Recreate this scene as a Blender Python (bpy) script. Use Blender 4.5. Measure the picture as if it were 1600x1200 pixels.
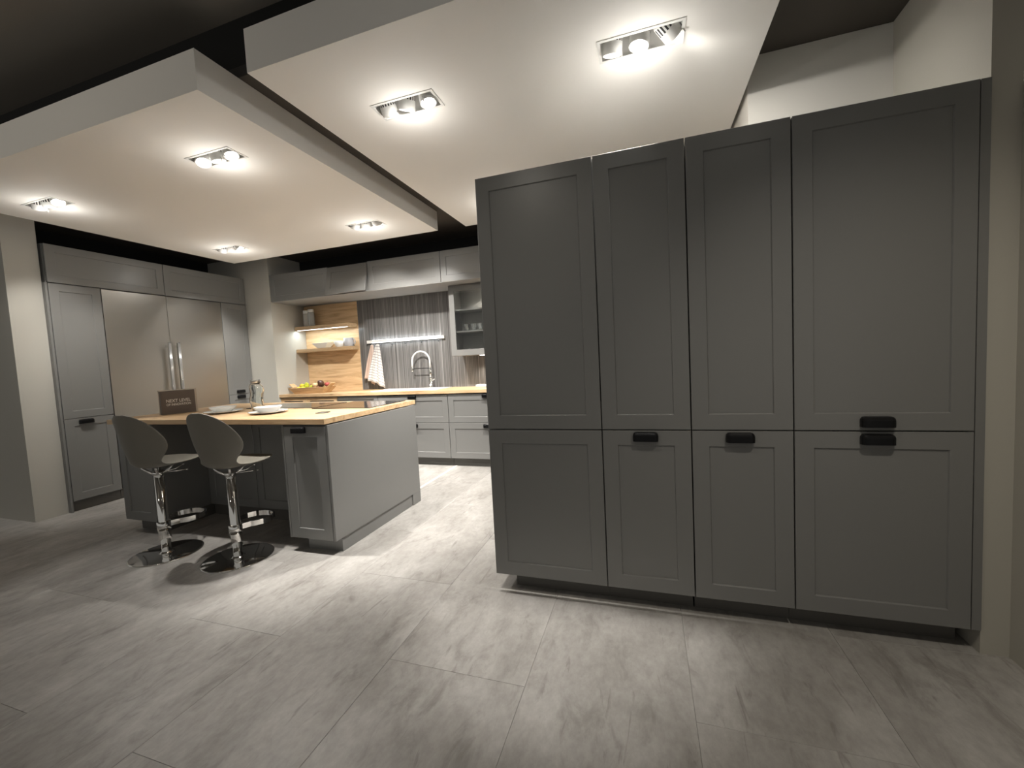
import bpy, bmesh, math, random
from mathutils import Vector, Matrix

for o in list(bpy.data.objects):
    bpy.data.objects.remove(o, do_unlink=True)
S = bpy.context.scene
COL = S.collection

# ---------------------------------------------------------------- camera
CAM_H = 1.27
YAW, PITCH, ROLL, FPX = 0.3147, -0.0618, -0.0514, 642.64
cam_d = bpy.data.cameras.new('camera')
cam = bpy.data.objects.new('camera', cam_d)
COL.objects.link(cam)
F = Vector((-math.sin(YAW) * math.cos(PITCH), math.cos(YAW) * math.cos(PITCH), math.sin(PITCH)))
R = Vector((math.cos(YAW), math.sin(YAW), 0))
U = R.cross(F)
R2 = math.cos(ROLL) * R + math.sin(ROLL) * U
U2 = -math.sin(ROLL) * R + math.cos(ROLL) * U
cam.matrix_world = Matrix(((R2.x, U2.x, -F.x, 0), (R2.y, U2.y, -F.y, 0), (R2.z, U2.z, -F.z, CAM_H), (0, 0, 0, 1)))
cam_d.sensor_fit = 'HORIZONTAL'
cam_d.sensor_width = 36
cam_d.lens = 36 * FPX / 1600
cam_d.clip_start = 0.02
S.camera = cam

# ---------------------------------------------------------------- world and exposure
w = bpy.data.worlds.new('hall_ambient')
S.world = w
w.use_nodes = True
bg = w.node_tree.nodes['Background']
bg.inputs[0].default_value = (1.0, 0.97, 0.90, 1)
bg.inputs[1].default_value = 0.225
S.view_settings.view_transform = 'Standard'
S.view_settings.look = 'None'
S.view_settings.gamma = 1
S.view_settings.use_curve_mapping = False
S.view_settings.exposure = 0.38
SPOT_W = 95.0          # one gimbal lamp
SPILL_W = 1.8          # added point light under one fixture, standing in for lamp spill
HALL_W = 40.0         # one added, unseen spot over the aisle
WARM = (1.0, 0.96, 0.90)

# ---------------------------------------------------------------- materials
def srgb(r, g, b):
    f = lambda c: ((c / 255) / 12.92) if c / 255 <= 0.04045 else (((c / 255) + 0.055) / 1.055) ** 2.4
    return (f(r), f(g), f(b), 1)

def mat(name, col, rough=0.5, metal=0.0, **k):
    m = bpy.data.materials.new(name)
    m.use_nodes = True
    p = m.node_tree.nodes['Principled BSDF']
    p.inputs['Base Color'].default_value = col if len(col) == 4 else (*col, 1)
    p.inputs['Roughness'].default_value = rough
    p.inputs['Metallic'].default_value = metal
    for a, v in k.items():
        p.inputs[a.replace('_', ' ')].default_value = v
    return m

def nodes(m):
    return m.node_tree.nodes, m.node_tree.links, m.node_tree.nodes['Principled BSDF']

def ramp(N, stops):
    r = N.new('ShaderNodeValToRGB')
    e = r.color_ramp.elements
    e[0].position, e[0].color = stops[0]
    e[1].position, e[1].color = stops[-1]
    for p, c in stops[1:-1]:
        x = e.new(p)
        x.color = c
    return r

def add_bump(m, scale, strength, dist=0.002, detail=3):
    N, L, p = nodes(m)
    tc = N.new('ShaderNodeTexCoord')
    n = N.new('ShaderNodeTexNoise')
    n.inputs['Scale'].default_value = scale
    n.inputs['Detail'].default_value = detail
    b = N.new('ShaderNodeBump')
    b.inputs['Strength'].default_value = strength
    b.inputs['Distance'].default_value = dist
    L.new(tc.outputs['Object'], n.inputs['Vector'])
    L.new(n.outputs['Fac'], b.inputs['Height'])
    L.new(b.outputs['Normal'], p.inputs['Normal'])

def floor_mat():
    m = mat('concrete_vinyl', (.4, .38, .36), 0.42)
    N, L, p = nodes(m)
    tc = N.new('ShaderNodeTexCoord')
    oi = N.new('ShaderNodeObjectInfo')
    mul = N.new('ShaderNodeMath'); mul.operation = 'MULTIPLY'; mul.inputs[1].default_value = 37.0
    add = N.new('ShaderNodeVectorMath'); add.operation = 'ADD'
    L.new(oi.outputs['Random'], mul.inputs[0])
    L.new(tc.outputs['Object'], add.inputs[0])
    L.new(mul.outputs[0], add.inputs[1])
    def noise(sc, scale, detail, rough, dist=0.0):
        mp = N.new('ShaderNodeMapping'); mp.inputs['Scale'].default_value = sc
        L.new(add.outputs[0], mp.inputs['Vector'])
        n = N.new('ShaderNodeTexNoise')
        n.inputs['Scale'].default_value = scale; n.inputs['Detail'].default_value = detail
        n.inputs['Roughness'].default_value = rough; n.inputs['Distortion'].default_value = dist
        L.new(mp.outputs[0], n.inputs['Vector'])
        return n
    big = noise((1.6, .8, 1), 2.6, 6, .6, .5)
    streak = noise((3, 1.3, 1), 3.0, 8, .66, .8)
    fine = noise((2, 1.2, 1), 16, 6, .7)
    scuff = noise((9, 1.3, 1), 2.1, 6, .6, 1.2)
    r1 = ramp(N, [(.3, (.295, .280, .262, 1)), (.5, (.365, .350, .331, 1)), (.7, (.44, .425, .405, 1))])
    L.new(big.outputs['Fac'], r1.inputs['Fac'])
    r2 = ramp(N, [(.30, (.62, .605, .585, 1)), (.46, (.95, .95, .95, 1)), (.72, (1.06, 1.06, 1.06, 1))])
    L.new(streak.outputs['Fac'], r2.inputs['Fac'])
    mx = N.new('ShaderNodeMixRGB'); mx.blend_type = 'MULTIPLY'; mx.inputs[0].default_value = .8
    L.new(r1.outputs[0], mx.inputs[1]); L.new(r2.outputs[0], mx.inputs[2])
    r3 = ramp(N, [(.35, (.84, .83, .82, 1)), (.65, (1.08, 1.08, 1.08, 1))])
    L.new(fine.outputs['Fac'], r3.inputs['Fac'])
    mx2 = N.new('ShaderNodeMixRGB'); mx2.blend_type = 'MULTIPLY'; mx2.inputs[0].default_value = .8
    L.new(mx.outputs[0], mx2.inputs[1]); L.new(r3.outputs[0], mx2.inputs[2])
    r4 = ramp(N, [(.62, (1, 1, 1, 1)), (.71, (.58, .56, .54, 1))])
    L.new(scuff.outputs['Fac'], r4.inputs['Fac'])
    mx3 = N.new('ShaderNodeMixRGB'); mx3.blend_type = 'MULTIPLY'; mx3.inputs[0].default_value = .7
    L.new(mx2.outputs[0], mx3.inputs[1]); L.new(r4.outputs[0], mx3.inputs[2])
    L.new(mx3.outputs[0], p.inputs['Base Color'])
    b = N.new('ShaderNodeBump'); b.inputs['Strength'].default_value = .12; b.inputs['Distance'].default_value = .002
    L.new(streak.outputs['Fac'], b.inputs['Height']); L.new(b.outputs['Normal'], p.inputs['Normal'])
    return m

def wood_mat(name, axis='X', gain=1.0):
    m = mat(name, (.5, .3, .15), 0.45)
    N, L, p = nodes(m)
    tc = N.new('ShaderNodeTexCoord')
    mp = N.new('ShaderNodeMapping')
    mp.inputs['Scale'].default_value = (1.1, 11, 11) if axis == 'X' else (11, 1.1, 11)
    L.new(tc.outputs['Object'], mp.inputs['Vector'])
    n = N.new('ShaderNodeTexNoise'); n.inputs['Scale'].default_value = 1.7
    n.inputs['Detail'].default_value = 8; n.inputs['Roughness'].default_value = .62; n.inputs['Distortion'].default_value = .9
    L.new(mp.outputs[0], n.inputs['Vector'])
    g = gain
    r = ramp(N, [(.28, (.34 * g, .205 * g, .10 * g, 1)), (.42, (.50 * g, .33 * g, .18 * g, 1)),
                 (.55, (.60 * g, .42 * g, .24 * g, 1)), (.75, (.68 * g, .50 * g, .31 * g, 1))])
    L.new(n.outputs['Fac'], r.inputs['Fac'])
    k = N.new('ShaderNodeTexVoronoi'); k.inputs['Scale'].default_value = 1.6
    mp2 = N.new('ShaderNodeMapping'); mp2.inputs['Scale'].default_value = (1.6, 4, 4) if axis == 'X' else (4, 1.6, 4)
    L.new(tc.outputs['Object'], mp2.inputs['Vector']); L.new(mp2.outputs[0], k.inputs['Vector'])
    r2 = ramp(N, [(.03, (.30, .22, .16, 1)), (.11, (1, 1, 1, 1))])
    L.new(k.outputs['Distance'], r2.inputs['Fac'])
    mx = N.new('ShaderNodeMixRGB'); mx.blend_type = 'MULTIPLY'; mx.inputs[0].default_value = .75
    L.new(r.outputs[0], mx.inputs[1]); L.new(r2.outputs[0], mx.inputs[2])
    L.new(mx.outputs[0], p.inputs['Base Color'])
    b = N.new('ShaderNodeBump'); b.inputs['Strength'].default_value = .15; b.inputs['Distance'].default_value = .002
    L.new(n.outputs['Fac'], b.inputs['Height']); L.new(b.outputs['Normal'], p.inputs['Normal'])
    return m

def stripe_mat():
    m = mat('striped_laminate', (.12, .115, .11), 0.28)
    N, L, p = nodes(m)
    tc = N.new('ShaderNodeTexCoord')
    mp = N.new('ShaderNodeMapping'); mp.inputs['Scale'].default_value = (62, .25, .25)
    L.new(tc.outputs['Object'], mp.inputs['Vector'])
    n = N.new('ShaderNodeTexNoise'); n.inputs['Scale'].default_value = 1.0
    n.inputs['Detail'].default_value = 4; n.inputs['Roughness'].default_value = .6
    L.new(mp.outputs[0], n.inputs['Vector'])
    wv = N.new('ShaderNodeTexWave'); wv.bands_direction = 'X'; wv.inputs['Scale'].default_value = 15
    wv.inputs['Distortion'].default_value = 0
    L.new(tc.outputs['Object'], wv.inputs['Vector'])
    r = ramp(N, [(.32, (.085, .081, .078, 1)), (.5, (.155, .150, .146, 1)), (.68, (.27, .263, .257, 1))])
    L.new(n.outputs['Fac'], r.inputs['Fac'])
    r2 = ramp(N, [(.1, (.55, .55, .55, 1)), (.45, (1, 1, 1, 1))])
    L.new(wv.outputs['Fac'], r2.inputs['Fac'])
    mx = N.new('ShaderNodeMixRGB'); mx.blend_type = 'MULTIPLY'; mx.inputs[0].default_value = 1
    L.new(r.outputs[0], mx.inputs[1]); L.new(r2.outputs[0], mx.inputs[2])
    L.new(mx.outputs[0], p.inputs['Base Color'])
    return m

def check_mat():
    m = mat('checked_cotton', (.8, .78, .75), .9)
    N, L, p = nodes(m)
    uv = N.new('ShaderNodeUVMap')
    br = N.new('ShaderNodeTexBrick')
    br.offset = 0; br.inputs['Scale'].default_value = 9
    br.inputs['Color1'].default_value = (.62, .60, .58, 1); br.inputs['Color2'].default_value = (.62, .60, .58, 1)
    br.inputs['Mortar'].default_value = (.20, .19, .19, 1)
    br.inputs['Mortar Size'].default_value = .06; br.inputs['Brick Width'].default_value = 1.1; br.inputs['Row Height'].default_value = .62
    L.new(uv.outputs[0], br.inputs['Vector']); L.new(br.outputs['Color'], p.inputs['Base Color'])
    return m

M = {}
M['floor'] = floor_mat()
M['joint'] = mat('floor_joint', (.31, .29, .27), .7)
M['ceil_dark'] = mat('dark_ceiling_paint', (.22, .20, .175), .8)
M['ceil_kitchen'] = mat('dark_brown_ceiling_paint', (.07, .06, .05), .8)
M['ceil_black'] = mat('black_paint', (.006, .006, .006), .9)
M['panel_white'] = mat('matt_white_plaster', (.93, .905, .86), .75)
add_bump(M['panel_white'], 90, .05)
M['wall'] = mat('beige_wall_paint', (.46, .445, .40), .8)
add_bump(M['wall'], 160, .12)
M['wall_grey'] = mat('taupe_wall_paint', (.42, .40, .35), .8)
add_bump(M['wall_grey'], 160, .12)
M['wall_light'] = mat('white_wall_paint', (.66, .64, .59), .8)
add_bump(M['wall_light'], 160, .12)
M['lacquer'] = mat('grey_lacquer', (.190, .189, .183), .31)
M['lacquer_in'] = mat('grey_carcass', (.30, .295, .285), .5)
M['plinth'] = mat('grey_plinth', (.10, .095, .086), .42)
M['dark'] = mat('shadow_gap_black', (.012, .012, .012), .7)
M['black'] = mat('black_handle_metal', (.012, .012, .013), .28, .6)
M['steel'] = mat('brushed_steel', (.47, .455, .42), .34, 1.0)
M['chrome'] = mat('chrome', (.82, .81, .79), .06, 1.0)
M['wood'] = wood_mat('oak', 'X')
M['wood_y'] = wood_mat('oak_dark', 'X', .8)
M['wood_l'] = wood_mat('oak_light', 'X', 1.15)
M['stripe'] = stripe_mat()
M['glass_black'] = mat('black_ceramic_glass', (.012, .012, .013), .08)
M['glass'] = mat('clear_glass', (.95, .97, .96), .02, 0, Transmission_Weight=1.0, IOR=1.45)
M['glass_milk'] = mat('hazy_glass', (.93, .95, .95), .18, 0, Transmission_Weight=.75, IOR=1.2)
M['white_gloss'] = mat('white_porcelain', (.80, .80, .78), .18)
M['mug'] = mat('speckled_grey_ceramic', (.42, .42, .44), .35)
M['white_paint'] = mat('white_metal_paint', (.78, .77, .74), .4)
M['shell'] = mat('taupe_plastic', (.185, .172, .145), .42)
M['rubber'] = mat('black_rubber', (.015, .015, .015), .6)
M['towel_pink'] = mat('beige_linen', (.56, .43, .36), .95)
M['towel_check'] = check_mat()
M['card'] = mat('brown_card', (.155, .125, .105), .6)
M['card_white'] = mat('cream_card', (.62, .57, .49), .7)
M['ink'] = mat('white_print', (.85, .82, .76), .6)
M['cable'] = mat('grey_cable', (.30, .30, .30), .5)
M['alu'] = mat('brushed_aluminium', (.55, .54, .52), .3, 1.0)
for nm, c in (('lime', (.52, .56, .05)), ('lemon', (.78, .62, .06)), ('plum', (.075, .022, .024)), ('cone', (.085, .042, .028)),
              ('peach', (.72, .47, .26)), ('apple_red', (.36, .07, .06)), ('leaf', (.30, .42, .04)), ('nut', (.33, .14, .06))):
    M[nm] = mat(nm + '_skin', c, .4)
    N_, L_, p_ = nodes(M[nm])
    tc_ = N_.new('ShaderNodeTexCoord'); n_ = N_.new('ShaderNodeTexNoise'); n_.inputs['Scale'].default_value = 25
    r_ = ramp(N_, [(.35, (c[0] * .7, c[1] * .7, c[2] * .7, 1)), (.65, (min(1, c[0] * 1.2), min(1, c[1] * 1.2), c[2] * 1.2, 1))])
    L_.new(tc_.outputs['Object'], n_.inputs['Vector']); L_.new(n_.outputs['Fac'], r_.inputs['Fac']); L_.new(r_.outputs[0], p_.inputs['Base Color'])

def emit(name, col, st):
    m = mat(name, (.8, .8, .8), .5)
    p = m.node_tree.nodes['Principled BSDF']
    p.inputs['Emission Color'].default_value = (*col, 1)
    p.inputs['Emission Strength'].default_value = st
    return m
M['lens'] = emit('lamp_lens', (1, .96, .88), 14)
M['led'] = emit('led_strip', (.93, .98, 1), 2.6)
M['led_small'] = emit('led_spot', (1, .93, .82), 12)

# ---------------------------------------------------------------- mesh helpers
def link(name, me, parent=None, loc=None):
    o = bpy.data.objects.new(name, me)
    COL.objects.link(o)
    if parent is not None:
        o.parent = parent
    if loc is not None:
        o.location = loc
    return o

def tag(o, label, cat, group=None):
    o['label'] = label
    o['category'] = cat
    if group:
        o['group'] = group
    return o

def thing(name, label, cat, loc=(0, 0, 0), rotz=0, group=None):
    o = bpy.data.objects.new(name, None)
    o.empty_display_size = .05
    COL.objects.link(o)
    o.location = loc
    o.rotation_euler = (0, 0, rotz)
    return tag(o, label, cat, group)

def bx(bm, x0, x1, y0, y1, z0, z1, mi=0):
    v = [bm.verts.new((x, y, z)) for x in (x0, x1) for y in (y0, y1) for z in (z0, z1)]
    for q in ((0, 1, 3, 2), (4, 6, 7, 5), (0, 4, 5, 1), (2, 3, 7, 6), (0, 2, 6, 4), (1, 5, 7, 3)):
        f = bm.faces.new([v[i] for i in q])
        f.material_index = mi
    return v

def fin(bm, name, mats, parent=None, smooth=False, loc=None, bevel=0, sub=0, solid=0):
    bmesh.ops.recalc_face_normals(bm, faces=bm.faces)
    me = bpy.data.meshes.new(name)
    bm.to_mesh(me)
    bm.free()
    if not isinstance(mats, (list, tuple)):
        mats = [mats]
    for m in mats:
        me.materials.append(M[m])
    if smooth:
        for p in me.polygons:
            p.use_smooth = True
    o = link(name, me, parent, loc)
    if solid:
        md = o.modifiers.new('solid', 'SOLIDIFY'); md.thickness = solid; md.offset = 0
    if sub:
        md = o.modifiers.new('sub', 'SUBSURF'); md.levels = sub; md.render_levels = sub
    if bevel:
        md = o.modifiers.new('bevel', 'BEVEL'); md.width = bevel; md.segments = 2; md.limit_method = 'ANGLE'
    return o

def boxes(name, m, lst, parent=None, bevel=0, loc=None):
    bm = bmesh.new()
    for b in lst:
        bx(bm, *b)
    return fin(bm, name, m, parent, bevel=bevel, loc=loc)

def lathe(bm, prof, seg=32, mi=0, cx=0, cy=0, alt=None):
    rings = []
    for r, z in prof:
        if r < 1e-6:
            rings.append([bm.verts.new((cx, cy, z))])
        else:
            rings.append([bm.verts.new((cx + r * math.cos(2 * math.pi * i / seg), cy + r * math.sin(2 * math.pi * i / seg), z)) for i in range(seg)])
    for k in range(len(rings) - 1):
        a, b = rings[k], rings[k + 1]
        for i in range(seg):
            j = (i + 1) % seg
            if len(a) == 1 and len(b) == 1:
                continue
            if len(a) == 1:
                f = bm.faces.new((a[0], b[i], b[j]))
            elif len(b) == 1:
                f = bm.faces.new((a[i], b[0], a[j]))
            else:
                f = bm.faces.new((a[i], b[i], b[j], a[j]))
            f.material_index = mi
            if alt and alt[0] == k and (i % 2 == 0):
                f.material_index = alt[1]
    return rings

def tube(bm, pts, r, seg=12, mi=0, cap=True):
    pts = [Vector(p) for p in pts]
    rings = []
    up = None
    for i, p in enumerate(pts):
        d = (pts[min(i + 1, len(pts) - 1)] - pts[max(i - 1, 0)]).normalized()
        if up is None:
            up = Vector((0, 0, 1)) if abs(d.z) < .9 else Vector((1, 0, 0))
        s = d.cross(up).normalized()
        up = s.cross(d).normalized()
        rr = r[i] if isinstance(r, (list, tuple)) else r
        rings.append([bm.verts.new(p + s * rr * math.cos(2 * math.pi * k / seg) + up * rr * math.sin(2 * math.pi * k / seg)) for k in range(seg)])
    for a, b in zip(rings, rings[1:]):
        for k in range(seg):
            j = (k + 1) % seg
            bm.faces.new((a[k], b[k], b[j], a[j])).material_index = mi
    if cap:
        bm.faces.new(rings[0]).material_index = mi
        bm.faces.new(rings[-1]).material_index = mi

_mc = {}
def door_mesh(wd, h, f=0.07, t=0.02):
    """Framed front in one board: origin bottom left, front face at y=0, facing -y."""
    k = (round(wd, 4), round(h, 4), f, t)
    if k in _mc:
        return _mc[k]
    bm = bmesh.new()
    c = .0015
    def ring(i, y):
        return [bm.verts.new(p) for p in ((i, y, i), (wd - i, y, i), (wd - i, y, h - i), (i, y, h - i))]
    rs = [ring(0, t), ring(0, c), ring(c, 0)]
    if f:
        rs += [ring(f, 0), ring(f + .0015, .0012), ring(f + .004, .0066)]
    for a, b in zip(rs, rs[1:]):
        for i in range(4):
            j = (i + 1) % 4
            bm.faces.new((a[i], a[j], b[j], b[i]))
    bm.faces.new(rs[-1])
    bm.faces.new(rs[0][::-1])
    bmesh.ops.recalc_face_normals(bm, faces=bm.faces)
    me = bpy.data.meshes.new('framed_front')
    bm.to_mesh(me); bm.free()
    me.materials.append(M['lacquer'])
    _mc[k] = me
    return me

def cup_mesh(wd=.115, h=.043, d=.03):
    if 'cup' in _mc:
        return _mc['cup']
    bm = bmesh.new()
    r = .018
    def outline(ins, ry=0):
        pts = [(-wd / 2 + ins, 0)]
        for i in range(7):
            a = math.pi + (math.pi / 2) * i / 6
            pts.append((-wd / 2 + r + (r - ins) * math.cos(a), -(d - r) + (r - ins) * math.sin(a)))
        for i in range(7):
            a = 1.5 * math.pi + (math.pi / 2) * i / 6
            pts.append((wd / 2 - r + (r - ins) * math.cos(a), -(d - r) + (r - ins) * math.sin(a)))
        pts.append((wd / 2 - ins, 0))
        return pts
    rings = []
    for ins, z in ((0, -h), (0, -.016), (.0022, -.0085), (.0075, -.0025), (.0165, 0)):
        rings.append([bm.verts.new((x, y, z)) for x, y in outline(ins)])
    inner = [[bm.verts.new((x, min(y, -.0005), z)) for x, y in outline(.0035)] for z in (-.008, -h)]
    for a, b in zip(rings, rings[1:]):
        for i in range(len(a) - 1):
            bm.faces.new((a[i], a[i + 1], b[i + 1], b[i]))
    bm.faces.new(rings[-1])
    bm.faces.new(inner[0])
    for i in range(len(inner[0]) - 1):
        bm.faces.new((inner[0][i], inner[0][i + 1], inner[1][i + 1], inner[1][i]))
        bm.faces.new((inner[1][i], inner[1][i + 1], rings[0][i + 1], rings[0][i]))
    bmesh.ops.recalc_face_normals(bm, faces=bm.faces)
    me = bpy.data.meshes.new('cup_pull')
    bm.to_mesh(me); bm.free()
    me.materials.append(M['black'])
    _mc['cup'] = me
    return me

def front(parent, name, x0, x1, z0, z1, y=0.0, handle=None, f=.07, gap=.0024, tilt=0):
    """A door or drawer front child; handle = (x, z of the handle's top) in the parent's space."""
    d = link(name, door_mesh(x1 - x0 - 2 * gap, z1 - z0 - 2 * gap, f), parent, (x0 + gap, y, z0 + gap))
    if tilt:
        d.rotation_euler = (tilt, 0, 0)
    if handle:
        link('handle', cup_mesh(), d, (handle[0] - x0 - gap, 0, handle[1] - z0 - gap))
    return d

def struct(o):
    o['kind'] = 'structure'
    return o

# ---------------------------------------------------------------- setting: floor of large concrete-look boards
FX0, FX1, FY0, FY1 = -8.41, 1.35, -3.36, 5.04
floor = struct(boxes('floor', 'joint', [(FX0 - .02, 1.9, FY0 - .02, FY1, -.06, -.004)]))
def tile_mesh(wd, ln):
    bm = bmesh.new()
    g, c = .0004, .0009
    v = bx(bm, g, wd - g, g, ln - g, -.004, -.0008)
    top = [bm.verts.new((x, y, 0)) for x, y in ((g + c, g + c), (wd - g - c, g + c), (wd - g - c, ln - g - c), (g + c, ln - g - c))]
    bm.faces.ensure_lookup_table()
    bm.faces.remove([f for f in bm.faces if all(abs(q.co.z + .0008) < 1e-6 for q in f.verts)][0])
    rim = [v[1], v[5], v[7], v[3]]
    for i in range(4):
        j = (i + 1) % 4
        bm.faces.new((rim[i], rim[j], top[j], top[i]))
    bm.faces.new(top)
    bmesh.ops.recalc_face_normals(bm, faces=bm.faces)
    me = bpy.data.meshes.new('floor_board')
    bm.to_mesh(me); bm.free()
    me.materials.append(M['floor'])
    return me
tm = tile_mesh(.61, 1.2)
for ci in range(-14, 3):
    x = .13 + .61 * ci
    off = 0.24 if ci % 2 == 0 else 0.84
    for k in range(-4, 5):
        y = off + 1.2 * k
        if y + 1.2 < FY0 + .3 or y > FY1 - .1:
            continue
        link('floor_board', tm, floor, (x, y, 0))
st = boxes('trim_1', 'wall_light', [(-2.235, -2.205, 3.50, 4.50, 0, .004)], bevel=.0015)
struct(st)

# ---------------------------------------------------------------- setting: walls
HZ = 3.09                  # hall ceiling
PZ, PT = 2.66, 2.856      # underside and top of the hung ceiling panels
struct(boxes('wall_left', 'wall', [(-8.6, -5.335, 2.14, 2.37, 0, PT)]))
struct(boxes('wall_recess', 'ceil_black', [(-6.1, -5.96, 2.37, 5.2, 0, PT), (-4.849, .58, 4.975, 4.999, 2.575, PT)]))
struct(boxes('wall_back', 'wall', [(-5.96, 1.6, 5.0, 5.2, 0, PT), (-5.96, -4.85, 4.415, 5.0, 0, PT)]))
struct(boxes('wall_right', 'wall_grey', [(1.236, 1.6, 2.05, 2.68, 0, PT), (1.325, 1.6, 1.0, 2.05, 0, HZ - .001)]))
struct(boxes('wall_niche', 'wall_light', [(.585, 1.6, 2.68, 4.999, 0, PT)]))
struct(boxes('ceiling', 'ceil_dark', [(-8.6, 1.6, -3.4, 1.72, HZ, HZ + .06)]))
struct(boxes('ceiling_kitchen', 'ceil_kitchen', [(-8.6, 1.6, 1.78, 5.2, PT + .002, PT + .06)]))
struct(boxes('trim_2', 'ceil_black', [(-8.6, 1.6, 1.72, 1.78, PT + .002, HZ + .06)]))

# ---------------------------------------------------------------- ceiling panels with recessed lamp boxes
def slab_holes(name, x0, x1, y0, y1, z0, z1, holes, parent):
    bm = bmesh.new()
    xs = sorted({x0, x1, *[h[0] for h in holes], *[h[1] for h in holes]})
    ys = sorted({y0, y1, *[h[2] for h in holes], *[h[3] for h in holes]})
    V = {}
    def vv(x, y, z):
        k = (x, y, z)
        if k not in V:
            V[k] = bm.verts.new(k)
        return V[k]
    for a, b in zip(xs, xs[1:]):
        for c, d in zip(ys, ys[1:]):
            if any(h[0] <= a and b <= h[1] and h[2] <= c and d <= h[3] for h in holes):
                continue
            bm.faces.new((vv(a, c, z0), vv(a, d, z0), vv(b, d, z0), vv(b, c, z0)))
    for h in holes:
        q = [(h[0], h[2]), (h[1], h[2]), (h[1], h[3]), (h[0], h[3])]
        for i in range(4):
            j = (i + 1) % 4
            bm.faces.new((vv(*q[i], z0), vv(*q[j], z0), vv(*q[j], z1 - .01), vv(*q[i], z1 - .01)))
    bt = [vv(x0, y0, z1), vv(x1, y0, z1), vv(x1, y1, z1), vv(x0, y1, z1)]
    bm.faces.new(bt)
    for c, d in zip(ys, ys[1:]):
        pass
    side = [[(x, y0) for x in xs], [(x1, y) for y in ys], [(x, y1) for x in xs[::-1]], [(x0, y) for y in ys[::-1]]]
    for s in side:
        bm.faces.new([vv(*p, z0) for p in s] + [vv(*s[-1], z1), vv(*s[0], z1)])
    return fin(bm, name, 'panel_white', parent)

FW, FD = .36, .137
FIX = {'A': (.022, 2.046), 'B': (-1.178, 2.046), 'C': (-2.592, 2.046), 'D': (-4.40, 2.046), 'E': (-4.39, 3.53), 'F': (-2.582, 3.53), 'G': (-1.178, 3.53), 'H': (.022, 3.53)}
def hole(k):
    x, y = FIX[k]
    return (x - FW / 2, x + FW / 2, y - FD / 2, y + FD / 2)
p1 = slab_holes('ceiling_panel', -4.948, -2.042, 1.546, 4.013, PZ, PT, [hole(k) for k in 'CDEF'], None)
tag(p1, 'white hung ceiling panel with four lamp boxes above the island', 'ceiling panel')
p2 = slab_holes('ceiling_panel', -1.723, .562, 1.55, 4.02, PZ, PT, [hole(k) for k in 'ABG'], None)
tag(p2, 'white hung ceiling panel over the aisle, next to the tall cabinets', 'ceiling panel')

def lamp_meshes():
    bm = bmesh.new()
    prof = [(0, .058), (.030, .058), (.040, .050), (.044, .040), (.044, .004), (.044, -.042), (.0415, -.044), (.0395, -.042), (.036, -.022), (0, -.022)]
    lathe(bm, prof, 36, alt=(3, 1))
    bx(bm, .043, .047, -.003, .003, -.060, -.030)
    bmesh.ops.recalc_face_normals(bm, faces=bm.faces)
    a = bpy.data.meshes.new('lamp_head'); bm.to_mesh(a); bm.free()
    a.materials.append(M['white_paint']); a.materials.append(M['rubber'])
    for p in a.polygons:
        p.use_smooth = True
    bm = bmesh.new()
    lathe(bm, [(0, -.027), (.020, -.028), (.034, -.024), (.034, -.0225), (0, -.0225)], 24)
    bmesh.ops.recalc_face_normals(bm, faces=bm.faces)
    b = bpy.data.meshes.new('lamp_lens'); bm.to_mesh(b); bm.free()
    b.materials.append(M['lens'])
    return a, b
LAMP, LENS = lamp_meshes()
FRAME = {}
def fixture(k, label, dirs, watts):
    x, y = FIX[k]
    t = thing('ceiling_spotlight', label, 'ceiling light', (x, y, PZ), 0, 'triple spotlights in the ceiling panels')
    if not FRAME:
        bm = bmesh.new()
        a, b, c = FW / 2 + .006, FD / 2 + .006, .008
        bx(bm, -a, a, -b, -b + c + .006, -.003, .0); bx(bm, -a, a, b - c - .006, b, -.003, .0)
        bx(bm, -a, -a + c + .006, -b + .014, b - .014, -.003, .0); bx(bm, a - c - .006, a, -b + .014, b - .014, -.003, .0)
        o = fin(bm, 'frame', 'white_paint', t); FRAME['f'] = o.data
        bm = bmesh.new()
        a, b = FW / 2 - .001, FD / 2 - .001
        bx(bm, -a, a, -b, -b + .002, .0, .14); bx(bm, -a, a, b - .002, b, .0, .14)
        bx(bm, -a, -a + .002, -b + .002, b - .002, 0, .14); bx(bm, a - .002, a, -b + .002, b - .002, 0, .14)
        bx(bm, -a, a, -b, b, .14, .142)
        o = fin(bm, 'housing', 'white_paint', t); FRAME['h'] = o.data
    else:
        link('frame', FRAME['f'], t); link('housing', FRAME['h'], t)
    for i, d in enumerate(dirs):
        size = d[3] if len(d) > 3 else 66
        d = Vector(d[:3]).normalized()
        q = d.to_track_quat('-Z', 'Y')
        l = link('lamp_head', LAMP, t, (-.12 + .12 * i, 0, .022))
        l.rotation_mode = 'QUATERNION'; l.rotation_quaternion = q
        link('lens', LENS, l)
        ld = bpy.data.lights.new('gimbal_lamp_light', 'SPOT')
        ld.energy = watts[i] * SPOT_W
        ld.color = WARM
        ld.spot_size = math.radians(size); ld.spot_blend = .8; ld.shadow_soft_size = .03
        lo = bpy.data.objects.new('gimbal_lamp_light', ld); COL.objects.link(lo)
        lo.parent = t
        lo.location = Vector((-.12 + .12 * i, 0, .022)) + d * .05
        lo.rotation_mode = 'QUATERNION'; lo.rotation_quaternion = q
    pd = bpy.data.lights.new('added_spill_light', 'POINT'); pd.energy = SPILL_W; pd.color = (1, .97, .92); pd.shadow_soft_size = .03  # added bare point light in the air below the panel, brightens its underside
    po = bpy.data.objects.new('added_spill_light', pd); COL.objects.link(po); po.parent = t; po.location = (0, .03, -.16)

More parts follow.
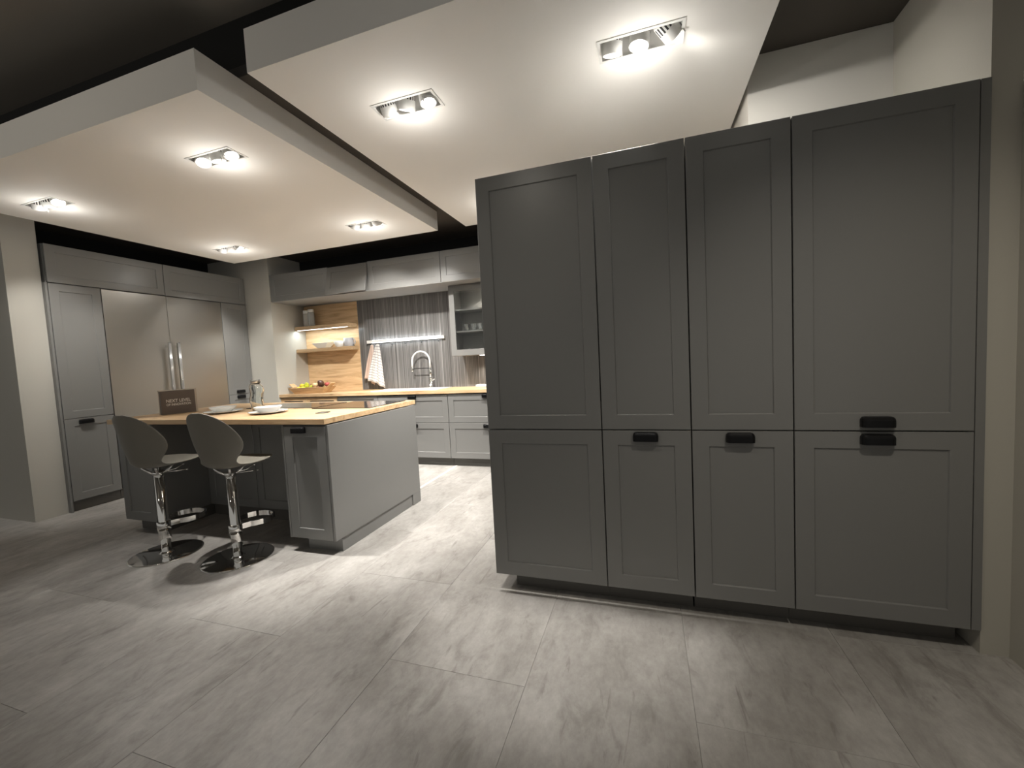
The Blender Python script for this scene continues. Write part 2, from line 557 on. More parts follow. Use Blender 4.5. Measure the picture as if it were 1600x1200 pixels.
BK, CM, DN = (0, .62, -.78), (.02, -.72, -.7), (0, 0, -1)
fixture('A', 'triple ceiling spotlight nearest the tall cabinets, its middle lamp lit towards the viewer', [(-.1, .35, -.95), (-.15, -.04, -1, 38), (.62, .5, -.55, 100)], [1, .7, .30])
fixture('B', 'triple ceiling spotlight in the panel over the aisle, left of the tall cabinets', [(.0, .6, -.8), (-.25, .30, -.9), (.2, -.03, -1, 38)], [1.2, 1.2, .8])
fixture('C', 'triple ceiling spotlight over the bar stools, near the front corner of its panel', [(.35, -.22, -.95, 46), (.1, .25, -.95), (.35, -.08, -.95, 50)], [.25, 1.9, .75])
fixture('D', 'triple ceiling spotlight above the left end of the island, nearest the pillar', [(-.5, .30, -.85), (-.35, .45, -.9), (.45, -.08, -.9, 50)], [.4, .45, .6])
fixture('E', 'triple ceiling spotlight at the far corner of its panel, before the fridge', [(-.5, .15, -.85), (-.3, .45, -.9), (.6, .25, -.85)], [.8, .5, 1.4])
fixture('F', 'triple ceiling spotlight over the far right corner of the island', [(-.5, .25, -.85), (-.35, .58, -.85, 84), (.05, .58, -.85, 84)], [2.0, 1.35, 1.2])
fixture('G', 'triple ceiling spotlight hidden behind the tall cabinets, over the aisle', [(-.55, .5, -.95), (-.2, .5, -.95), (-.5, -.15, -1)], [.9, .7, 3.1])

# ---------------------------------------------------------------- tall cabinets, right of the picture
YT = 2.035
TX = [-.8106, -.2107, .1942, .6006, 1.2005]
ZB, ZS, ZT = .10, .898, 2.205
tl = ['wide matt grey tall cabinet at the free end of the row, no handles',
      'narrow matt grey tall cabinet with black pull, second from the free end',
      'narrow matt grey tall cabinet with black pull, beside the wide cabinet at the wall',
      'wide matt grey tall cabinet against the wall with two black pulls']
for i in range(4):
    x0, x1 = TX[i], TX[i + 1]
    wd = x1 - x0
    t = thing('tall_cabinet', tl[i], 'cabinet', (x0, YT, 0), 0, 'row of tall cabinets')
    e0, e1 = (.004 if i == 2 else .0005), (.004 if i == 1 else .0005)
    boxes('body', 'lacquer', [(e0, wd - e1, .034, .6, ZB, ZT - .002)], t)
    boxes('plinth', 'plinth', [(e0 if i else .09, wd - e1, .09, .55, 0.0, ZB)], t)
    up = lo = None
    if i in (1, 2):
        lo = (wd / 2 + (0.0 if i == 1 else -.005), .890)
    if i == 3:
        up = (wd * .484, .960); lo = (wd * .484, .888)
    front(t, 'upper_door', 0, wd, ZS, ZT, handle=up, gap=.0026)
    front(t, 'lower_door', 0, wd, ZB, ZS, handle=lo, gap=.0026)
    if i == 3:
        boxes('filler_strip', 'lacquer', [(wd + .003, wd + .033, .006, .6, ZB, ZT - .001)], t)

# ---------------------------------------------------------------- island
IZ0, IZ1 = .897, .935
IY = 2.180
IB = .10
IXL, IXR = -4.15, -2.012
wt = boxes('island_worktop', 'wood', [(-2.22, 0, 0, 1.14, IZ0, IZ1)], bevel=.0025, loc=(-2.030, IY, 0))
tag(wt, 'thick oak worktop on the kitchen island', 'worktop')
wl, wr = -3.765, -2.405
t = thing('island_cabinet', 'narrow grey island cabinet at the left end behind the left stool', 'cabinet', (IXL, IY + .006, 0), 0, 'cabinets of the kitchen island')
boxes('body', 'lacquer', [(0, wl - IXL, .022, 1.07, IB, IZ0 - .008)], t)
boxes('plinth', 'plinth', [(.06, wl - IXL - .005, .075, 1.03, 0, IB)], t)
front(t, 'door', 0, wl - IXL, IB, IZ0 - .008)
t = thing('island_cabinet', 'narrow grey island cabinet with black pull at the right end near the aisle', 'cabinet', (wr, IY + .006, 0), 0, 'cabinets of the kitchen island')
wd = IXR - wr
boxes('body', 'lacquer', [(.0165, wd - .019, .022, 1.06, IB, IZ0 - .008)], t)
boxes('side_panel', 'lacquer', [(wd - .0185, wd, .002, 1.095, IB, IZ0 - .006), (wd - .0185, wd, .965, 1.095, 0, IB)], t, bevel=.001)
boxes('inner_panel', 'lacquer', [(0, .016, .002, .4, IB, IZ0 - .008)], t, bevel=.001)
boxes('plinth', 'lacquer', [(.09, wd - .008, .07, .96, 0, IB - .001)], t)
front(t, 'door', .017, wd - .0195, IB, IZ0 - .012, handle=(.155, .884))
t = thing('island_cabinet', 'dark recessed double-door island cabinet behind the stool legs', 'cabinet', (wl, 2.615, 0), 0, 'cabinets of the kitchen island')
wd = wr - wl
boxes('body', 'lacquer', [(.001, wd - .001, .022, .63, IB, IZ0 - .004)], t)
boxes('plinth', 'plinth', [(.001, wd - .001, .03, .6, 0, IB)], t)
front(t, 'door', .002, .57, IB, IZ0 - .02)
front(t, 'door', .57, 1.14, IB, IZ0 - .02)
front(t, 'door', 1.14, wd - .002, IB, IZ0 - .02, f=.05)
bm = bmesh.new()
tube(bm, [(-3.197, 2.602, .895), (-3.190, 2.600, .84), (-3.175, 2.598, .75), (-3.170, 2.598, .65), (-3.178, 2.600, .58)], .004, 8)
tag(fin(bm, 'cable', 'cable', smooth=True), 'thin grey cable hanging below the island worktop between the stools', 'cable')

# things on the island
def rounded_slab(name, m, x0, x1, y0, y1, z0, z1, label, cat):
    o = boxes(name, m, [(x0, x1, y0, y1, z0, z1)], bevel=.0015)
    return tag(o, label, cat)
c1 = thing('induction_hob', 'black glass hob set in the middle of the island worktop', 'hob', (-3.08, 3.0, IZ1))
boxes('glass_plate', 'glass_black', [(-.39, .39, -.2, .2, .0005, .005)], c1, bevel=.0015)
boxes('rear_trim', 'alu', [(-.39, .39, .2, .206, .0005, .006)], c1)
c1 = thing('induction_hob', 'glossy dark glass hob nearest the right end of the island', 'hob', (-2.37, 2.99, IZ1))
boxes('glass_plate', 'glass_black', [(-.285, .285, -.26, .26, .0005, .005)], c1, bevel=.0015)
boxes('rear_trim', 'alu', [(-.285, .285, .26, .266, .0005, .006)], c1)
so = thing('pop_up_socket', 'round grey pop-up socket sunk in the island worktop', 'socket', (-2.33, 2.50, IZ1))
bm = bmesh.new(); lathe(bm, [(.034, .0003), (.052, .0003), (.052, .003), (.034, .003), (.034, .0003)], 32); fin(bm, 'ring', 'black', so, True)
bm = bmesh.new(); lathe(bm, [(0, .0003), (.0335, .0003), (.0335, .0015), (0, .0015)], 28); fin(bm, 'lid', 'alu', so)

def place_setting(x, y, la, lb):
    bm = bmesh.new()
    lathe(bm, [(0, .003), (.08, .003), (.085, .0), (.09, .003), (.128, .013), (.140, .0165), (.1405, .0185), (.128, .0165), (.09, .0075), (0, .0065)], 48)
    tag(fin(bm, 'dinner_plate', 'white_gloss', None, True, (x, y, IZ1 + .0005)), la, 'plate', 'plates on the island')
    bm = bmesh.new()
    lathe(bm, [(0, .003), (.052, .003), (.055, 0), (.058, .003), (.082, .022), (.098, .042), (.1, .046), (.098, .0465), (.079, .026), (.055, .009), (0, .007)], 48)
    tag(fin(bm, 'soup_bowl', 'white_gloss', None, True, (x, y, IZ1 + .0082)), lb, 'bowl', 'bowls on the island')
place_setting(-2.865, 2.50, 'white dinner plate on the island, right of the glass carafe', 'white bowl on the plate right of the glass carafe')
place_setting(-3.42, 2.55, 'white dinner plate on the island, beside the brown sign box', 'white bowl on the plate beside the brown sign box')

bt = thing('carafe', 'wavy clear glass carafe standing between the two plates', 'carafe', (-3.175, 2.67, IZ1 + .0005))
bm = bmesh.new()
seg, prof = 28, [(.046, 0), (.052, .02), (.047, .055), (.055, .095), (.048, .135), (.056, .175), (.055, .205), (.043, .222), (.036, .232)]
def wavy(bm, prof, amp, off):
    rings = []
    for r, z in prof:
        dx, dy = amp * math.sin(z * 48), amp * math.cos(z * 37)
        rings.append([bm.verts.new((dx + (r - off) * math.cos(2 * math.pi * i / seg), dy + (r - off) * math.sin(2 * math.pi * i / seg), z)) for i in range(seg)])
    for a, b in zip(rings, rings[1:]):
        for i in range(seg):
            j = (i + 1) % seg
            bm.faces.new((a[i], a[j], b[j], b[i]))
    return rings
ro = wavy(bm, prof, .006, 0)
ri = wavy(bm, [(r, max(z, .006)) for r, z in prof], .006, .005)
bm.faces.new(ro[0]); bm.faces.new(ri[0])
for i in range(seg):
    j = (i + 1) % seg
    bm.faces.new((ro[-1][i], ro[-1][j], ri[-1][j], ri[-1][i]))
fin(bm, 'glass_body', 'glass', bt, True, sub=1)
bm = bmesh.new(); lathe(bm, [(0, .226), (.031, .226), (.031, .238), (.037, .2385), (.037, .262), (.034, .266), (0, .266)], 28)
fin(bm, 'cap', 'alu', bt, True)

sg = thing('sign_box', 'small brown card box with white lettering on the island', 'sign', (-3.985, 2.432, IZ1), math.radians(72))
boxes('box', 'card', [(0, .245, 0, .05, .0005, .205)], sg, bevel=.001)
boxes('back_card', 'card_white', [(.0, .275, .0505, .075, .0005, .213)], sg, bevel=.001)
def text_mesh(name, body, size, x, z, parent, width):
    cu = bpy.data.curves.new('lettering', 'FONT')
    cu.body = body; cu.size = size; cu.extrude = .0003; cu.offset = .0004
    o = bpy.data.objects.new('lettering_tmp', cu); COL.objects.link(o)
    dg = bpy.context.evaluated_depsgraph_get()
    me = bpy.data.meshes.new_from_object(o.evaluated_get(dg))
    bpy.data.objects.remove(o, do_unlink=True)
    me.materials.clear(); me.materials.append(M['ink'])
    xs = [v.co.x for v in me.vertices]
    k = width / (max(xs) - min(xs)); x00 = min(xs)
    for v in me.vertices:
        v.co.x = (v.co.x - x00) * k
    t = link(name, me, parent, (x, -.0008, z))
    t.rotation_euler = (math.pi / 2, 0, 0)
    return t
text_mesh('lettering', 'NEXT LEVEL', .039, .036, .104, sg, .175)
text_mesh('lettering', 'OF INNOVATION', .028, .036, .075, sg, .175)

# ---------------------------------------------------------------- wall of tall units with fridge, left
XL = -5.29
def left_unit(y0, label, name='tall_cabinet', cat='cabinet'):
    return thing(name, label, cat, (XL, y0, 0), math.pi / 2, None)
t = left_unit(2.39, 'grey tall cabinet left of the steel fridge with a black pull low down')
wd = .395
boxes('body', 'lacquer', [(0, wd, .034, .6, .105, 2.203)], t)
boxes('plinth', 'plinth', [(0, wd, .04, .5, 0, .105)], t)
boxes('gable', 'lacquer', [(-.018, -.002, .004, .6, 0, 2.203)], t)
front(t, 'upper_door', 0, wd, .905, 2.203)
front(t, 'lower_door', 0, wd, .105, .905, handle=(.165, .892))
t = left_unit(2.787, 'large brushed steel double-door fridge in the grey cabinet wall', 'fridge', 'fridge')
wd = 1.255
boxes('body', 'dark', [(.002, wd - .002, .022, .6, .105, 2.20)], t)
boxes('plinth', 'plinth', [(0, wd, .04, .5, 0, .105)], t)
for k, (a, b, hx) in enumerate(((.002, .602, .555), (.606, wd - .002, .655))):
    d = boxes('door', 'steel', [(a, b, 0, .021, .108, 2.198)], t, bevel=.002)
    bm = bmesh.new()
    bx(bm, hx - .017, hx + .017, -.066, -.045, .80, 1.66)
    bx(bm, hx - .012, hx + .012, -.046, 0, .83, .86)
    bx(bm, hx - .012, hx + .012, -.046, 0, 1.60, 1.63)
    fin(bm, 'handle', 'chrome', d, bevel=.004)
t = left_unit(4.045, 'grey tall cabinet right of the steel fridge with two black pulls')
wd = .362
boxes('body', 'lacquer', [(0, wd, .034, .6, .105, 2.203)], t)
boxes('plinth', 'plinth', [(0, wd, .04, .5, 0, .105)], t)
front(t, 'upper_door', 0, wd, .975, 2.203, handle=(.17, 1.035))
front(t, 'lower_door', 0, wd, .105, .975, handle=(.17, .963))
for y0, y1, lb in ((2.39, 3.388, 'long grey top cabinet above the left fridge door'), (3.388, 4.407, 'long grey top cabinet above the right fridge door')):
    t = thing('wall_cabinet', lb, 'cabinet', (XL, y0, 2.206), math.pi / 2, 'top cabinets over the fridge wall')
    wd = y1 - y0
    boxes('body', 'lacquer', [(0, wd, .034, .6, 0, .362)], t)
    front(t, 'flap_door', 0, wd, 0, .362)

# ---------------------------------------------------------------- back run: base units
YB = 4.445
BZ0, BZ1 = .893, .931
BT = .10
def base(x0, x1, label, group='base cabinets of the back run', cat='cabinet', name='base_cabinet', hollow=False):
    t = thing(name, label, cat, (x0, YB, 0), 0, group)
    wd = x1 - x0
    if hollow:
        boxes('body', 'lacquer', [(.001, .018, .022, .54, BT, BZ0 - .002), (wd - .018, wd - .001, .022, .54, BT, BZ0 - .002), (.018, wd - .018, .022, .54, BT, BT + .016), (.018, wd - .018, .53, .54, BT + .016, BZ0 - .002)], t)
    else:
        boxes('body', 'lacquer', [(.001, wd - .001, .034, .54, BT, BZ0 - .002)], t)
    boxes('plinth', 'plinth', [(.001, x1 - x0 - .001, .07, .5, 0, BT - .001)], t)
    return t
for x0, x1, lb in ((-4.845, -4.40, 'oak-fronted drawer unit in the corner under the fruit tray'), (-4.40, -3.885, 'oak-fronted drawer unit beside the dishwasher')):
    t = base(x0, x1, lb)
    wd = x1 - x0
    boxes('drawer', 'wood', [(.002, wd - .002, 0, .02, .79, .880)], t, bevel=.001)
    boxes('grip_slot', 'dark', [(.06, wd - .06, -.0006, .004, .825, .838)], t)
    boxes('drawer', 'wood', [(.002, wd - .002, 0, .02, BT, .784)], t, bevel=.001)
t = base(-3.883, -3.262, 'grey-fronted dishwasher with a wide steel bar handle', None, 'dishwasher', 'dishwasher')
front(t, 'door', 0, .621, BT, .880)
bm = bmesh.new(); bx(bm, .03, .59, -.05, -.028, .83, .858); bx(bm, .06, .09, -.03, 0, .835, .853); bx(bm, .53, .56, -.03, 0, .835, .853)
fin(bm, 'bar_handle', 'steel', t, bevel=.004)
for x0, x1, lb in ((-3.260, -2.272, 'grey two-drawer base cabinet below the sink'), (-2.270, -1.28, 'grey two-drawer base cabinet right of the sink, half hidden')):
    t = base(x0, x1, lb, hollow=x0 < -3)
    wd = x1 - x0
    front(t, 'drawer', 0, wd, .535, .880, handle=(wd * .51, .878))
    front(t, 'drawer', 0, wd, BT, .535, handle=(wd * .51, .522))
# worktop with the sink cut-out
sx0, sx1, sy0, sy1 = -3.03, -2.50, 4.53, 4.87
bm = bmesh.new()
for b in ((-4.849, sx0, YB - .02, 4.998), (sx1, -1.0, YB - .02, 4.998), (sx0, sx1, YB - .02, sy0), (sx0, sx1, sy1, 4.998)):
    bx(bm, *b, BZ0, BZ1)
wt = fin(bm, 'kitchen_worktop', 'wood')
tag(wt, 'long oak worktop along the back wall with the sink', 'worktop')
sk = thing('kitchen_sink', 'white inset sink with drainer in the back worktop', 'sink', (0, 0, BZ1))
bm = bmesh.new()
bx(bm, -3.40, sx0 - .001, 4.50, 4.92, .0005, .007)
bx(bm, sx1 + .001, -2.44, 4.50, 4.92, .0005, .007); bx(bm, sx0 - .001, sx1 + .001, 4.50, sy0 + .01, .0005, .007); bx(bm, sx0 - .001, sx1 + .001, sy1 - .01, 4.92, .0005, .007)
fin(bm, 'rim', 'white_gloss', sk, bevel=.002)
bm = bmesh.new()
v = [bm.verts.new(p) for p in ((sx0, sy0 + .01, .003), (sx1, sy0 + .01, .003), (sx1, sy1 - .01, .003), (sx0, sy1 - .01, .003), (sx0 + .02, sy0 + .03, -.17), (sx1 - .02, sy0 + .03, -.17), (sx1 - .02, sy1 - .03, -.17), (sx0 + .02, sy1 - .03, -.17))]
for i in range(4):
    j = (i + 1) % 4
    bm.faces.new((v[i], v[j], v[4 + j], v[4 + i]))
bm.faces.new(v[4:])
fin(bm, 'basin', 'white_gloss', sk, solid=.004)
for k in range(7):
    boxes('drainer_rib', 'white_gloss', [(-3.36, -3.08, 4.55 + .045 * k, 4.562 + .045 * k, .007, .010)], sk)
fc = thing('kitchen_tap', 'chrome tap with tall arched spring spout behind the sink', 'tap', (-2.73, 4.895, BZ1 + .0075))
bm = bmesh.new(); lathe(bm, [(0, 0), (.030, 0), (.030, .006), (.022, .010), (.021, .12), (.017, .13), (0, .13)], 24); fin(bm, 'body', 'chrome', fc, True)
bm = bmesh.new(); tube(bm, [(0, 0, .12), (0, 0, .27)], .011, 14); fin(bm, 'riser', 'chrome', fc, True)
bm = bmesh.new()
pts = [(0, 0, .265)] + [(-.135 + .135 * math.cos(a), 0, .35 + .14 * math.sin(a)) for a in [math.pi * i / 16 for i in range(17)]] + [(-.27, 0, .27)]
tube(bm, pts, .0105, 14); fin(bm, 'spring_spout', 'white_paint', fc, True)
bm = bmesh.new(); tube(bm, [(-.27, 0, .275), (-.27, 0, .235), (-.27, 0, .225)], [.013, .015, .012], 14); fin(bm, 'spray_head', 'chrome', fc, True)
bm = bmesh.new(); tube(bm, [(0, 0, .262), (-.262, 0, .262)], .0055, 10); fin(bm, 'holder_arm', 'black', fc, True)
bm = bmesh.new(); tube(bm, [(.018, -.01, .095), (.045, -.03, .103), (.085, -.05, .120)], [.012, .010, .008], 12); fin(bm, 'lever', 'chrome', fc, True)
bm = bmesh.new()
bx(bm, -.055, .085, -.05, .05, 0, .006); bx(bm, -.065, .095, -.055, .055, .0062, .034)
tag(fin(bm, 'soap_dish', 'white_gloss', loc=(-1.97, 4.83, BZ1 + .0005), bevel=.006), 'low white dish on the back worktop under the glass cabinet', 'dish')

# splashbacks
tag(boxes('wood_splashback', 'wood_l', [(-4.848, -3.895, 0, .012, BZ1, 2.200)], loc=(0, 4.986, 0)), 'oak splashback panel behind the two shelves', 'splashback')
tag(boxes('striped_splashback', 'stripe', [(-3.893, -1.0, 0, .012, BZ1, 2.200)], loc=(0, 4.986, 0)), 'dark grey vertically striped splashback behind the sink', 'splashback')

# upper cabinets
ux = [-4.845, -3.873, -3.262, -2.252, -1.24]
ul = ['wide grey wall cabinet in the corner above the shelves', 'short grey wall cabinet with its flap standing slightly open', 'wide grey wall cabinet above the sink', 'grey wall cabinet above the glass cabinet, cut off by the tall row']
for i in range(4):
    t = thing('wall_cabinet', ul[i], 'cabinet', (ux[i], 4.425, 2.205), 0, 'wall cabinets of the back run')
    wd = ux[i + 1] - ux[i]
    boxes('body', 'lacquer', [(.001, wd - .001, .034, .555, .008, .365)], t)
    boxes('bottom_panel', 'lacquer_in', [(.001, wd - .001, .004, .555, 0, .008)], t)
    if i == 1:
        d = front(t, 'flap_door', 0, wd, .003, .365)
        d.location = (.0018, -.076, .004)
        d.rotation_euler = (math.radians(-12), 0, 0)
    else:
        front(t, 'flap_door', 0, wd, .003, .365)

# glazed cabinet
gx0, gx1, gz0, gz1, gy = -2.285, -1.66, 1.335, 2.203, 4.66
gc = thing('glass_cabinet', 'grey wall cabinet with glazed door next to the towel rail', 'cabinet', (gx0, gy, gz0))
wd, hh, dp = gx1 - gx0, gz1 - gz0, .325
boxes('body', 'lacquer_in', [(0, .018, .021, dp, 0, hh), (wd - .018, wd, .021, dp, 0, hh), (.018, wd - .018, .021, dp, 0, .018), (.018, wd - .018, .021, dp, hh - .018, hh), (.018, wd - .018, dp - .008, dp, .018, hh - .018)], gc)
d = boxes('door', 'lacquer', [(.002, .072, 0, .02, .002, hh - .002), (wd - .072, wd - .002, 0, .02, .002, hh - .002), (.072, wd - .072, 0, .02, .002, .075), (.072, wd - .072, 0, .02, hh - .075, hh - .002)], gc, bevel=.0015)
boxes('pane', 'glass', [(.066, wd - .066, .008, .012, .07, hh - .07)], d)
boxes('shelf', 'lacquer_in', [(.019, wd - .019, .03, dp - .01, .29, .308)], gc)
boxes('shelf', 'lacquer_in', [(.019, wd - .019, .03, dp - .01, .555, .573)], gc)
bm = bmesh.new(); lathe(bm, [(0, hh - .019), (.028, hh - .019), (.028, hh - .026), (0, hh - .026)], 20, cx=.34, cy=.16)
fin(bm, 'inner_light', 'led_small', gc)
bm = bmesh.new(); lathe(bm, [(0, -.001), (.032, -.001), (.030, -.007), (0, -.007)], 20, cx=.37, cy=.10)
fin(bm, 'under_light', 'led_small', gc)
for nm, z, e in (('inner_cabinet_light', hh - .04, 5), ('under_cabinet_light', -.02, 7)):
    ld = bpy.data.lights.new(nm, 'SPOT'); ld.energy = e; ld.color = (1, .92, .8); ld.spot_size = math.radians(120); ld.spot_blend = .6; ld.shadow_soft_size = .02
    lo = bpy.data.objects.new(nm, ld); COL.objects.link(lo); lo.parent = gc; lo.location = (.35, .14, z)
tl4 = ['leftmost clear tumbler on the lower shelf inside the glazed cabinet', 'second clear tumbler from the left inside the glazed cabinet', 'third clear tumbler inside the glazed cabinet, nearly hidden by the tall row', 'clear tumbler inside the glazed cabinet farthest from the towel rail']
for k, (x, y) in enumerate(((.175, .12), (.265, .13), (.355, .12), (.445, .13))):
    bm = bmesh.new()
    lathe(bm, [(0, 0), (.024, 0), (.027, .01), (.037, .085), (.0345, .085), (.0245, .012), (0, .010)], 20)
    g = fin(bm, 'tumbler', 'glass_milk', None, True, (gx0 + x, gy + y, gz0 + .3085))
    tag(g, tl4[k], 'glass', 'tumblers in the glass cabinet')

# floating shelves
def shelf(z0, z1, label, led):
    s = thing('floating_shelf', label, 'shelf', (-4.846, 4.985, z0))
    boxes('board', 'wood_y', [(0, .935, -.20, -.001, 0, z1 - z0)], s, bevel=.001)
    if led:
        boxes('led_strip', 'led', [(.03, .90, -.185, -.155, -.0035, 0)], s)
        ld = bpy.data.lights.new('shelf_led_light', 'AREA'); ld.shape = 'RECTANGLE'; ld.size = .87; ld.size_y = .03; ld.energy = 3; ld.color = (.86, .97, 1)
        lo = bpy.data.objects.new('shelf_led_light', ld); COL.objects.link(lo); lo.parent = s; lo.location = (.465, -.17, -.006)
shelf(1.835, 1.885, 'upper oak shelf with a lit strip below, on the oak splashback', True)
shelf(1.512, 1.560, 'lower oak shelf holding white crockery, on the oak splashback', False)
for x, y, h, lb in ((-4.695, 4.87, .235, 'clear glass storage jar standing left on the upper shelf'), (-4.595, 4.855, .245, 'clear glass storage jar standing right on the upper shelf')):
    j = thing('storage_jar', lb, 'jar', (x, y, 1.8855), 0, 'glass jars on the upper shelf')
    bm = bmesh.new(); lathe(bm, [(0, 0), (.043, 0), (.045, .004), (.045, h - .05), (.040, h - .045), (.0365, h - .045), (.0415, h - .055), (.0415, .006), (0, .006)], 24)
    fin(bm, 'glass_body', 'glass_milk', j, True)
    bm = bmesh.new(); lathe(bm, [(0, h - .044), (.042, h - .044), (.043, h - .005), (.040, h), (0, h)], 24)
    fin(bm, 'lid', 'white_gloss', j, True)
def bowl(r, h, x, y, label, sq):
    bm = bmesh.new()
    n = 4 if sq else 40
    lathe(bm, [(0, 0), (r * .5, 0), (r * .55, .004), (r, h), (r * .96, h + .002), (r * .5, .010), (0, .010)], n)
    if sq:
        bmesh.ops.rotate(bm, verts=bm.verts, matrix=Matrix.Rotation(math.pi / 4, 3, 'Z'))
        bmesh.ops.scale(bm, verts=bm.verts, vec=(1.25, .72, 1))
    o = fin(bm, 'serving_bowl', 'white_gloss', None, not sq, (x, y, 1.5605), bevel=(.004 if sq else 0))
    tag(o, label, 'bowl')
bowl(.16, .075, -4.44, 4.885, 'wide white angular bowl at the left of the lower shelf', True)
bowl(.085, .08, -4.15, 4.88, 'small white round bowl in the middle of the lower shelf', False)
mg = thing('mug', 'speckled grey mug at the right end of the lower shelf', 'mug', (-3.985, 4.875, 1.5605))
bm = bmesh.new(); lathe(bm, [(0, 0), (.062, 0), (.068, .006), (.070, .118), (.066, .12), (.064, .012), (0, .010)], 32); fin(bm, 'cup', 'mug', mg, True)
bm = bmesh.new(); tube(bm, [(.066, 0, .10), (.10, 0, .095), (.108, 0, .06), (.095, 0, .03), (.066, 0, .025)], .007, 10); fin(bm, 'handle', 'mug', mg, True)

# lit rail with hooks and towels
rl = thing('towel_rail', 'slim lit rail with hooks on the striped splashback', 'rail', (-3.74, 4.985, 1.585))
boxes('profile', 'white_paint', [(0, 1.215, -.040, -.001, 0, .040)], rl, bevel=.002)
boxes('led_strip', 'led', [(.09, 1.13, -.0412, -.038, .002, .012)], rl)
boxes('led_strip', 'led', [(.09, 1.16, -.036, -.012, .0402, .0425)], rl)
ld = bpy.data.lights.new('rail_led_light', 'AREA'); ld.shape = 'RECTANGLE'; ld.size = 1.1; ld.size_y = .02; ld.energy = .8; ld.color = (.9, .97, 1)
lo = bpy.data.objects.new('rail_led_light', ld); COL.objects.link(lo); lo.parent = rl; lo.location = (.6, -.024, .045); lo.rotation_euler = (math.pi, 0, 0)
ld = bpy.data.lights.new('rail_led_light', 'AREA'); ld.shape = 'RECTANGLE'; ld.size = 1.1; ld.size_y = .02; ld.energy = .8; ld.color = (.9, .97, 1)
lo = bpy.data.objects.new('rail_led_light', ld); COL.objects.link(lo); lo.parent = rl; lo.location = (.6, -.024, -.006)
hx = [-3.65, -3.52, -3.33, -3.12, -2.87, -2.61]
for x in hx:
    bm = bmesh.new()
    tube(bm, [(x + 3.74, -.02, .0), (x + 3.74, -.02, -.022), (x + 3.74, -.026, -.034), (x + 3.74, -.038, -.034), (x + 3.74, -.046, -.024)], .004, 8)
    fin(bm, 'hook', 'black', rl, True)

def towel(name, label, m, x, ztop, L_, w_top, w_bot, lean, ph, loc_y, skew):
    bm = bmesh.new()
    uvl = bm.loops.layers.uv.new('UVMap')
    nu, nv = 28, 26
    G = []
    for j in range(nv + 1):
        t_ = j / nv
        row = []
        wd_ = w_top + (w_bot - w_top) * (t_ ** .8)
        for i in range(nu + 1):
            u = i / nu - .5
            fold = math.sin(u * 17 + ph) * (.006 + .016 * min(1, t_ * 1.6)) * (1 - .35 * t_)
            zz = -L_ * t_ - abs(u + skew) * .20 * t_ * L_ * 1.4 * (1 if (u + skew) > 0 else -.4)
            row.append(bm.verts.new((u * wd_ + lean * t_ * L_, fold - .010 - .012 * t_, zz if t_ > 0 else -.01 * abs(u))))
        G.append(row)
    for j in range(nv):
        for i in range(nu):
            f = bm.faces.new((G[j][i], G[j][i + 1], G[j + 1][i + 1], G[j + 1][i]))
            for lp, (a, b) in zip(f.loops, ((i, j), (i + 1, j), (i + 1, j + 1), (i, j + 1))):
                lp[uvl].uv = (a / nu, b / nv)
    o = fin(bm, name, m, None, True, (x, loc_y, ztop), solid=.004)
    return tag(o, label, 'towel', 'tea towels on the rail')
towel('tea_towel', 'plain beige tea towel on the first rail hook', 'towel_pink', -3.65, 1.565, .49, .03, .15, -.15, .3, 4.950, .1)
towel('tea_towel', 'white checked tea towel hanging in front of the beige one', 'towel_check', -3.52, 1.568, .53, .04, .27, -.10, 1.2, 4.895, .12)

# fruit tray
TRX, TRY, TRZ = -4.45, 4.62, BZ1 + .0005
tr = thing('fruit_tray', 'long wooden trough full of fruit on the back worktop', 'tray', (TRX, TRY, TRZ), math.radians(4))
bm = bmesh.new()
def trough(bm, a, b, z0, flare, th):
    rings = []
    for z, ex in ((z0, 0), (.085, flare)):
        rings.append([bm.verts.new(p) for p in ((-a - ex * 1.5, -b - ex, z), (a + ex * 1.5, -b - ex, z), (a + ex * 1.5, b + ex, z + .0), (-a - ex * 1.5, b + ex, z))])
    return rings
o1 = trough(bm, .23, .085, 0, .045, 0)
o2 = trough(bm, .222, .077, .012, .041, 0)
for A in (o1, o2):
    for i in range(4):
        j = (i + 1) % 4
        bm.faces.new((A[0][i], A[0][j], A[1][j], A[1][i]))
    bm.faces.new(A[0])
for i in range(4):
    j = (i + 1) % 4
    bm.faces.new((o1[1][i], o1[1][j], o2[1][j], o2[1][i]))
fin(bm, 'trough', 'wood', tr, bevel=.003)
for s in (-1, 1):
    bm = bmesh.new()
    v = []
    for y in (-.05, .05):
        for x, z in ((.285, .078), (.345, .128), (.342, .140), (.280, .090)):
            v.append(bm.verts.new((s * x, y, z)))
    for q in ((0, 1, 2, 3), (7, 6, 5, 4), (0, 4, 5, 1), (1, 5, 6, 2), (2, 6, 7, 3), (3, 7, 4, 0)):
        bm.faces.new([v[i] for i in q])
    fin(bm, 'grip', 'wood', tr, bevel=.004)
random.seed(4)
def fruit_mesh(kind, r):
    bm = bmesh.new()
    P = []
    n = 12
    for i in range(n + 1):
        a = -math.pi / 2 + math.pi * i / n
        rr, z = math.cos(a), math.sin(a)
        if kind == 'apple':
            z = z * .9 - .16 * math.exp(-rr * rr * 9) * (1 if z > 0 else -.7); rr *= 1.02 + .06 * z
        elif kind == 'lemon':
            z = z * 1.35 + .12 * z ** 9; rr *= .92
        elif kind == 'pear':
            z = z * 1.3; rr *= 1 - .32 * (z > 0) * min(1, z)
        elif kind == 'cone':
            z = z * 1.3; rr *= (1.05 - .25 * z) * (1 + .13 * (i % 2))
        P.append((max(rr, 0) * r if 0 < i < n else 0, z * r))
    lathe(bm, P, 16)
    return bm
